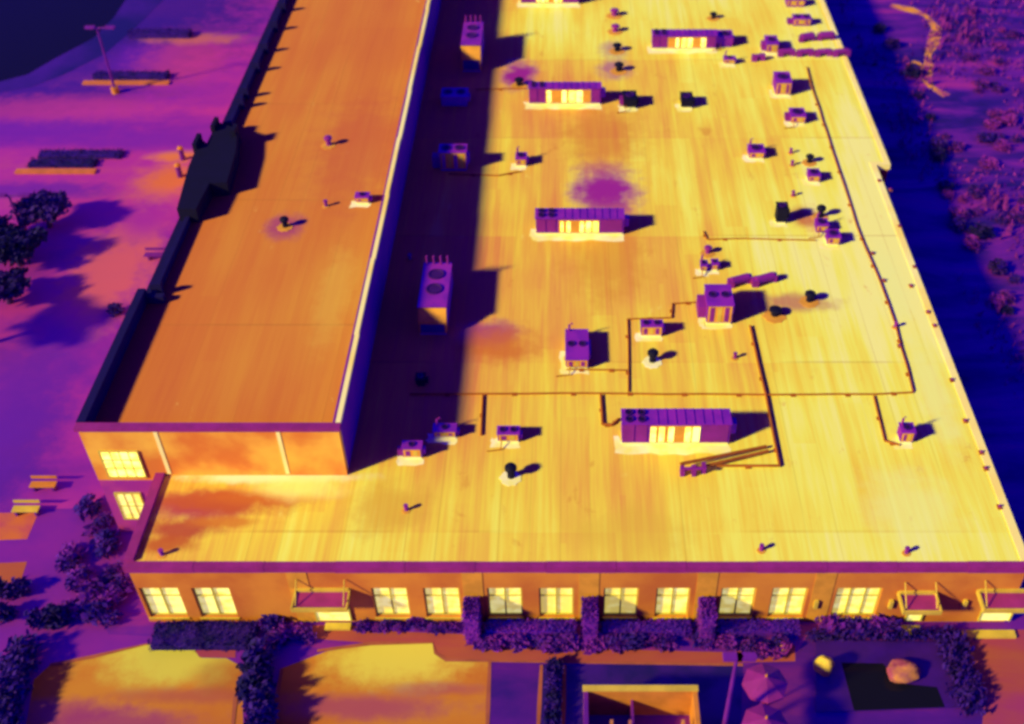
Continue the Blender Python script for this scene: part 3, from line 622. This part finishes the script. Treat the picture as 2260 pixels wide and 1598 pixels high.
# ------------------------------------------------------------------ plants
def shrub_proto(name, mat, seed, n=170, size=.22, label='', cat='shrub', group=''):
    t = thing(name, (0, 0, 0), label, cat, group)
    MB().leaves((0, 0, .55), (.62, .62, .55), n, size, seed, zmin=.03, core=.35).build('foliage', mat, t)
    mb = MB()
    for a in range(4): mb.tube([(0, 0, 0), (.25*cos(a*1.6), .25*sin(a*1.6), .55)], [.04, .015], 5)
    mb.build('stem', M['bark'], t); return t
def scatter(label, group, mat, spots, s=(.8, 1.3), zs=1.0, name='shrub', cat='shrub', z=0, labels=None):
    pr = None; rnd = random.Random(hash(group) % 1000 if False else len(group)*7)
    for i, (x, y) in enumerate(spots):
        p = at(x, y, z); k = rnd.uniform(*s)
        if pr is None:
            pr = shrub_proto(name, mat, len(group), label=label, cat=cat, group=group); pr.location = p; pr.scale = (k, k, k*zs); o = pr
        else: o = dup(pr, p, (k, k, k*zs*rnd.uniform(.8, 1.2)), rnd.uniform(0, 6.3))
        o['label'] = label if labels is None else labels[i]
rnd = random.Random(3)
def spread(x0, x1, y0, y1, n, slant=0):
    return [(x0+(x1-x0)*(i+.5)/n+rnd.uniform(-8, 8)+slant*(0), rnd.uniform(y0, y1)) for i in range(n)]
scatter('dark purple shrub in the overgrown clump at the left front building corner', 'shrubs at the left front corner', M['leaf'],
        [(rnd.uniform(155, 285)-(y-1230)*.15, y) for y in [1130, 1150, 1175, 1200, 1215, 1230, 1250, 1262, 1280, 1292, 1300, 1310, 1322, 1335, 1345, 1352, 1362, 1372, 1318, 1270]], (.65, 1.15), .65)
scatter('shrub in the dense row of the strip between the two parking bays', 'shrubs between the parking bays', M['leaf_dark'],
        [(570+rnd.uniform(-14, 18), y) for y in range(1462, 1680, 15)], (.75, 1.15))
scatter('low purple shrub under the first canopy, left of its door step', 'shrubs left of the first door', M['leaf'], spread(590, 680, 1380, 1420, 9), (.5, .9), .7)
scatter('low shrub in the bed right of the first door step', 'shrubs right of the first door', M['leaf'], spread(785, 1010, 1376, 1392, 14), (.4, .65), .7)
scatter('sprawling purple shrub in the bed along the front windows', 'shrubs in the front bed', M['leaf'], [(x, y) for x, y in spread(1045, 1620, 1412, 1432, 26) if not (1105 < x < 1130 or 1480 < x < 1520)], (.5, .95), .6)
scatter('rounded dark shrub along the bottom of the rightmost windows', 'shrubs under the wide right window', M['leaf'], spread(1820, 1980, 1384, 1400, 8), (.6, 1.0), .8)
scatter('round dark shrub in the narrow straight row beside the dark bed', 'bead like row of round shrubs', M['leaf_dark'], [(1222 - (y-1470)*.02, y) for y in range(1475, 1660, 17)], (.55, .62))
scatter('small purple shrub in the bed left of the patio umbrellas', 'shrubs by the umbrellas', M['leaf_warm'], spread(1640, 1740, 1418, 1450, 8), (.4, .65))
scatter('dark low bush by the left photo edge', 'bushes at the left edge', M['leaf_dark'], [(5, 1310), (30, 1312), (50, 1306), (5, 1365), (24, 1362), (258, 692), (90, 1378), (115, 1374), (135, 1376)], (.6, .9))
scatter('bush in the rough field right of the building', 'bushes in the rough field', M['leaf_warm'],
        [p for p in [(rnd.uniform(1900, 2260), rnd.uniform(20, 1000)) for _ in range(150)] if p[0] > 1900 + max(0, p[1]-120)*.41 + 60 and not (1940 < p[0] < 2130 and p[1] < 250)][:80], (.5, 1.2), .45)
scatter('dark bush hugging the shaded right side of the building', 'bushes in the building shade', M['leaf_dark'],
        [(1915+(y-60)*.41+rnd.uniform(10, 80), y) for y in [70, 104, 150, 168, 215, 262, 330, 352, 420, 505, 520, 600, 690, 800]], (.5, 1.3), .6)
# grass tufts of the field as one uncountable thing
mb = MB()
for i in range(16000):
    x = rnd.uniform(XR2+3.5, XR2+34); y = rnd.uniform(33, 125)
    if sin(x*.42+1.3*sin(y*.11))*sin(y*.19+x*.1) < rnd.uniform(-.5, .35): continue
    a = rnd.uniform(0, 6.3); h = rnd.uniform(.15, .6)*(1+.8*sin(x*.7)*sin(y*.33)); h = max(.08, h); wd = rnd.uniform(.05, .22)
    mb.sheet([(x-wd*cos(a), y-wd*sin(a), .01), (x+wd*cos(a), y+wd*sin(a), .01), (x+rnd.uniform(-.2, .2), y+rnd.uniform(-.2, .2), h)])
tag(mb.build('grass', M['leaf_warm']), 'rough tufted grass covering the field right of the building', 'grass', kind='stuff')
# clipped hedges at the front windows
def hedge(label, x0, x1, y0, y1, h, mat='leaf', seed=0, name='hedge', group=None, dens=150):
    t = thing(name, ((x0+x1)/2, (y0+y1)/2, 0), label, 'hedge', group)
    c = ((x0+x1)/2, (y0+y1)/2, h/2); r = ((x1-x0)/2, (y1-y0)/2, h/2); area = (x1-x0)*(y1-y0)+(x1-x0+y1-y0)*h*2
    mb = MB().box(x0+.06, x1-.06, y0+.06, y1-.06, .02, h-.08); mb.leaves(c, r, int(area*dens), .085, seed, zmin=.02, boxy=True); mb.build('foliage', M[mat], t)
    mb = MB()
    for i in range(3): xx = x0+(x1-x0)*(i+.5)/3; mb.tube([(xx, c[1], 0), (xx, c[1], .3)], .04, 6)
    mb.build('stem', M['bark'], t); return t
for i, (a, b) in enumerate(((1026, 1268), (1284, 1523), (1540, 1765))):
    x0 = xat(a, 1370, YF-.6); x1 = xat(b, 1370, YF-.6); w_ = ('left', 'middle', 'right')[i]
    hedge('upright clipped yew against the front wall, %s of the three' % ('leftmost', 'middle one', 'rightmost')[i], x0, x0+.68, YF-1.3, YF-.2, 2.15, 'leaf', i, 'clipped_yew', 'upright yews at the front wall')
    hedge('low clipped hedge under the front windows, %s of the three' % ('leftmost', 'middle one', 'rightmost')[i], x0+.95, x1, YF-.95, YF-.3, .62, 'leaf_hedge', i+9, 'hedge', 'low hedges at the front wall')
x0, x1 = xat(335, 1365, YF-.5), xat(560, 1365, YF-.5)
hedge('low dark hedge under the two leftmost front windows', x0, x1, YF-1.6, YF-.3, .45, 'leaf_dark', 31)
for lb, xa, xb, ya, yb, h, kb in (('long dark hedge on the car park island nearest the pond, farthest away', 282, 425, 86, 74, .5, False), ('dark hedge on the island behind the tall lamp post', 205, 372, 178, 173, .4, True),
                    ('rear hedge of the two on the left island', 82, 268, 352, 347, .3, False), ('front hedge of the two on the left island, above a bright kerb', 60, 212, 372, 364, .3, True)):
    p, q = at(xa, ya, 0), at(xb, yb, 0); hedge(lb, p.x, q.x, p.y, p.y+max(1.0, q.y-p.y), h, 'leaf_dark', xa, group='hedges on the car park islands', dens=60)
    if kb: tag(MB().box(p.x-.6, q.x+.3, p.y-.75, p.y-.25, 0, .16).build('kerb', M['hotkerb']), kind='structure')
p, q = at(72, 1442, 0), at(20, 1640, 0)
t = thing('hedge', (p.x, p.y, 0), 'dark slanting hedge left of the parking bays in the bottom corner', 'hedge')
mb = MB()
for i in range(12): c = p.lerp(q, i/11); mb.leaves((c.x-.3, c.y, .5), (.8, .7, .6), 150, .18, i, zmin=.02)
mb.build('foliage', M['leaf_dark'], t)
# trees on the left
def tree(label, x, y, h, r, seed, mat='leaf_dark'):
    p = at(x, y, 0); rr = random.Random(seed); t = thing('tree', p, label, 'tree', 'dark trees at the left')
    mb = MB().tube([p, p+Vector((.1, .05, h*.3)), p+Vector((.05, .1, h*.6))], [.22, .17, .1], 8)
    ends = []
    for i in range(6):
        a = i*1.05+rr.uniform(-.3, .3); e = p+Vector((cos(a)*r*.6, sin(a)*r*.6, h*rr.uniform(.6, .85))); mb.tube([p+Vector((.05, .05, h*.4)), e], [.1, .03], 6); ends.append(e)
    mb.build('trunk', M['bark'], t)
    cr = MB()
    for i, e in enumerate(ends): cr.leaves(e, (r*.5, r*.5, h*.18), 330, .26, seed+i, core=.1)
    cr.leaves(p+Vector((0, 0, h*.82)), (r*.6, r*.6, h*.2), 420, .26, seed+20, core=.1); cr.build('crown', M[mat], t)
tree('dark low tree by the left edge, rearmost of the three in a line', 110, 500, 2.2, 1.7, 1)
tree('dark low tree at the left edge, middle of the three in a line', 45, 585, 2.3, 1.9, 2)
tree('dark low tree at the left edge, nearest of the three', 22, 668, 2.0, 1.5, 3)
tree('dark tree at the left edge below the others, mostly outside the photo', -75, 775, 4.0, 2.3, 6)
tree('dark low tree cut by the left photo edge beside the lamp post', -25, 560, 2.6, 2.0, 4)

# ------------------------------------------------------------------ street furniture
def lamp(label, xb, yb, ytop, arm=1.0, hot_base=True, m='post'):
    p = at(xb, yb, 0); h = zat(ytop, p.y); t = thing('lamp_post', p, label, 'lamp post', 'lamp posts')
    MB().lathe(p, [(.3, 0), (.3, .5)], 12).build('base', M['orange'] if hot_base else M[m], t)
    MB().tube([p+Vector((0, 0, .5)), p+Vector((0, 0, h))], [.12, .07], 8).build('pole', M[m], t)
    MB().tube([p+Vector((-arm*.5, 0, h-.05)), p+Vector((arm, 0, h+.05))], .06, 6).build('arm', M[m], t)
    for s_, x in ((1, arm), (-1, -arm*.5)):
        c = p+Vector((x, 0, h)); MB().prism([(c.x-.35, c.y-.16), (c.x+.35, c.y-.16), (c.x+.42, c.y), (c.x+.35, c.y+.16), (c.x-.35, c.y+.16)], h-.02, h+.14).build('lamp_head', M[m], t)
lamp('tall double armed lamp post with an orange base in the far car park', 256, 205, 62)
lamp('tall lamp post among the dark trees at the left edge', 52, 515, 432, hot_base=False)
lamp('slender purple lamp post in the foreground right of the walled enclosure', 1592, 1640, 1452, .35, hot_base=False)
def bench(label, x, y, wd, cols):
    p = at(x, y, 0); t = thing('bench', p, label, 'bench')
    MB().box(p.x-wd/2, p.x+wd/2, p.y-.2, p.y+.2, .34, .4).build('seat', M[cols], t)
    for s_ in (-1, 1): MB().box(p.x+s_*wd*.38-.06, p.x+s_*wd*.38+.06, p.y-.17, p.y+.17, 0, .34).build('leg', M['post'], t)
    MB().box(p.x-wd/2, p.x+wd/2, p.y+.285, p.y+.33, .5, .68).build('backrest', M[cols], t)
bench('orange bench on the left ground beside the raised wing', 100, 1080, 1.3, 'orange')
bench('bright yellow bench at the edge of the orange paving on the left', 62, 1134, 1.3, 'rim')
bench('purple bench close to the raised wing by the orange strip', 360, 572, 2.2, 'post')
for lb, x, y in (('short purple bollard nearest the entrance tower', 404, 352), ('short purple bollard in front of the one by the entrance tower', 398, 390)):
    p = at(x, y, 0); t = thing('bollard', p, lb, 'bollard', 'bollards by the tower'); MB().lathe(p, [(.2, 0), (.18, .9)], 12).build('post', M['post'], t); MB().lathe(p+Vector((0,0,.9)), [(.23, 0), (.2, .12), (.05, .2)], 12).build('cap', M['orange'], t)
# walled enclosure in the foreground
z = 2.0; p = at(1288, 1516, z); q = at(1538, 1516, z); fy = p.y-5.5
E_ = thing('walled_enclosure', ((p.x+q.x)/2, p.y-2.7, 0), 'open topped walled enclosure with orange back wall at the bottom edge', 'enclosure')
MB().box(p.x, q.x, p.y-.18, p.y, 0, z).build('back_wall', M['orange'], E_)
MB().box(p.x, p.x+.18, fy, p.y-.18, 0, z).build('side_wall', M['plaza'], E_); MB().box(q.x-.18, q.x, fy, p.y-.18, 0, z).build('side_wall', M['orange'], E_)
MB().box(p.x+.18, q.x-.18, fy, p.y-.18, .02, .1).build('floor', M['plaza'], E_)
MB().box(p.x-.04, q.x+.04, p.y-.22, p.y+.04, z, z+.08).build('coping', M['rim'], E_)
for fx in (.24, .4, .86): xx = p.x+(q.x-p.x)*fx; MB().box(xx-.06, xx+.06, p.y-1.5, p.y-1.38, .1, z-.2).build('post', M['boulder'], E_)
xx = p.x+(q.x-p.x)*.42; MB().box(xx, xx+.1, fy, p.y-.18, .1, 1.3).build('partition', M['plaza'], E_)
def umbrella(label, x, y, r, h):
    p = at(x, y, h); p.z = 0; t = thing('patio_umbrella', p, label, 'umbrella', 'patio umbrellas')
    MB().tube([p, p+Vector((0, 0, h))], .04, 8).build('pole', M['post'], t); MB().lathe(p, [(.3, 0), (.28, .1)], 12).build('base', M['post'], t)
    mb = MB(); n = 8; top = mb.bm.verts.new(p+Vector((0, 0, h+.25))); rg = [mb.bm.verts.new(p+Vector((r*cos(2*pi*i/n), r*sin(2*pi*i/n), h-.25))) for i in range(n)]
    rg2 = [mb.bm.verts.new(p+Vector((r*cos(2*pi*i/n), r*sin(2*pi*i/n), h-.42))) for i in range(n)]
    for i in range(n): mb.bm.faces.new((rg[i], rg[(i+1)%n], top)); mb.bm.faces.new((rg2[i], rg2[(i+1)%n], rg[(i+1)%n], rg[i]))
    mb.build('canopy', M['canvas'], t); MB().lathe(p+Vector((0, 0, h+.25)), [(.06, 0), (.03, .15)], 8).build('finial', M['orange'], t)
umbrella('purple patio umbrella with an orange tip, rear one of two', 1690, 1500, .95, 2.3)
umbrella('purple patio umbrella at the bottom edge, front one of two', 1690, 1592, .95, 2.3)
# pond basin with two boulders, right foreground
bp = [at(x, y, 0) for x, y in [(1790, 1402), (2090, 1406), (2150, 1562), (1778, 1580)]]
Bn = thing('pond_basin', sum(bp, Vector())/4, 'dark sunken pond basin with stone rim in the right foreground', 'pond')
ip = [at(x, y, 0) for x, y in [(1856, 1466), (1948, 1468), (1984, 1512), (2066, 1520), (2084, 1564), (1884, 1572)]]
op_ = [at(x, y, 0) for x, y in [(1800, 1416), (2075, 1420), (2118, 1562), (1800, 1574)]]
MB().prism(op_, .0, .12).build('rim', M['membrane_dark'], Bn)
MB().prism(ip, .121, .13).build('pool_surface', M['water'], Bn)
hp = at(2105, 1412, 0); hq = at(2150, 1562, 0)
t = thing('hedge', (hp.x, hp.y, 0), 'dark hedge along the right side of the pond basin', 'hedge')
mb = MB()
for i in range(10): c = hp.lerp(hq, i/9); mb.leaves((c.x-.2, c.y, .3), (.75, .6, .4), 130, .16, i+70, zmin=.02)
mb.build('foliage', M['leaf_dark'], t)
t = thing('hedge', at(1900, 1412, 0), 'black thin hedge along the back of the pond basin', 'hedge')
mb = MB()
for i in range(12): c = at(1795+(2090-1795)*i/11, 1412, 0); mb.leaves((c.x, c.y+.1, .3), (.45, .3, .35), 60, .14, i+90, zmin=.02)
mb.build('foliage', M['leaf_dark'], t)
for lb, x, y, r, m, hh in (('upright boulder with yellow sunlit side left of the dark pool', 1815, 1482, .42, 'rim', 1.1), ('wide rounded boulder with orange sunlit side beside the dark pool', 1990, 1490, .75, 'boulder', .7)):
    p = at(x, y, .12); solo(MB().blob((p.x, p.y, p.z+hh*.4), (r, r*.75, hh*.55), int(x), 3, .12), 'boulder', p, M[m], lb, 'boulder', 'boulders by the pool')
p = at(1727, 1436, 0); solo(MB().blob((p.x, p.y, .2), (.3, .3, .28), 5, 2, .15), 'boulder', p, M['orange'], 'small round orange boulder in the bed behind the umbrellas', 'boulder')
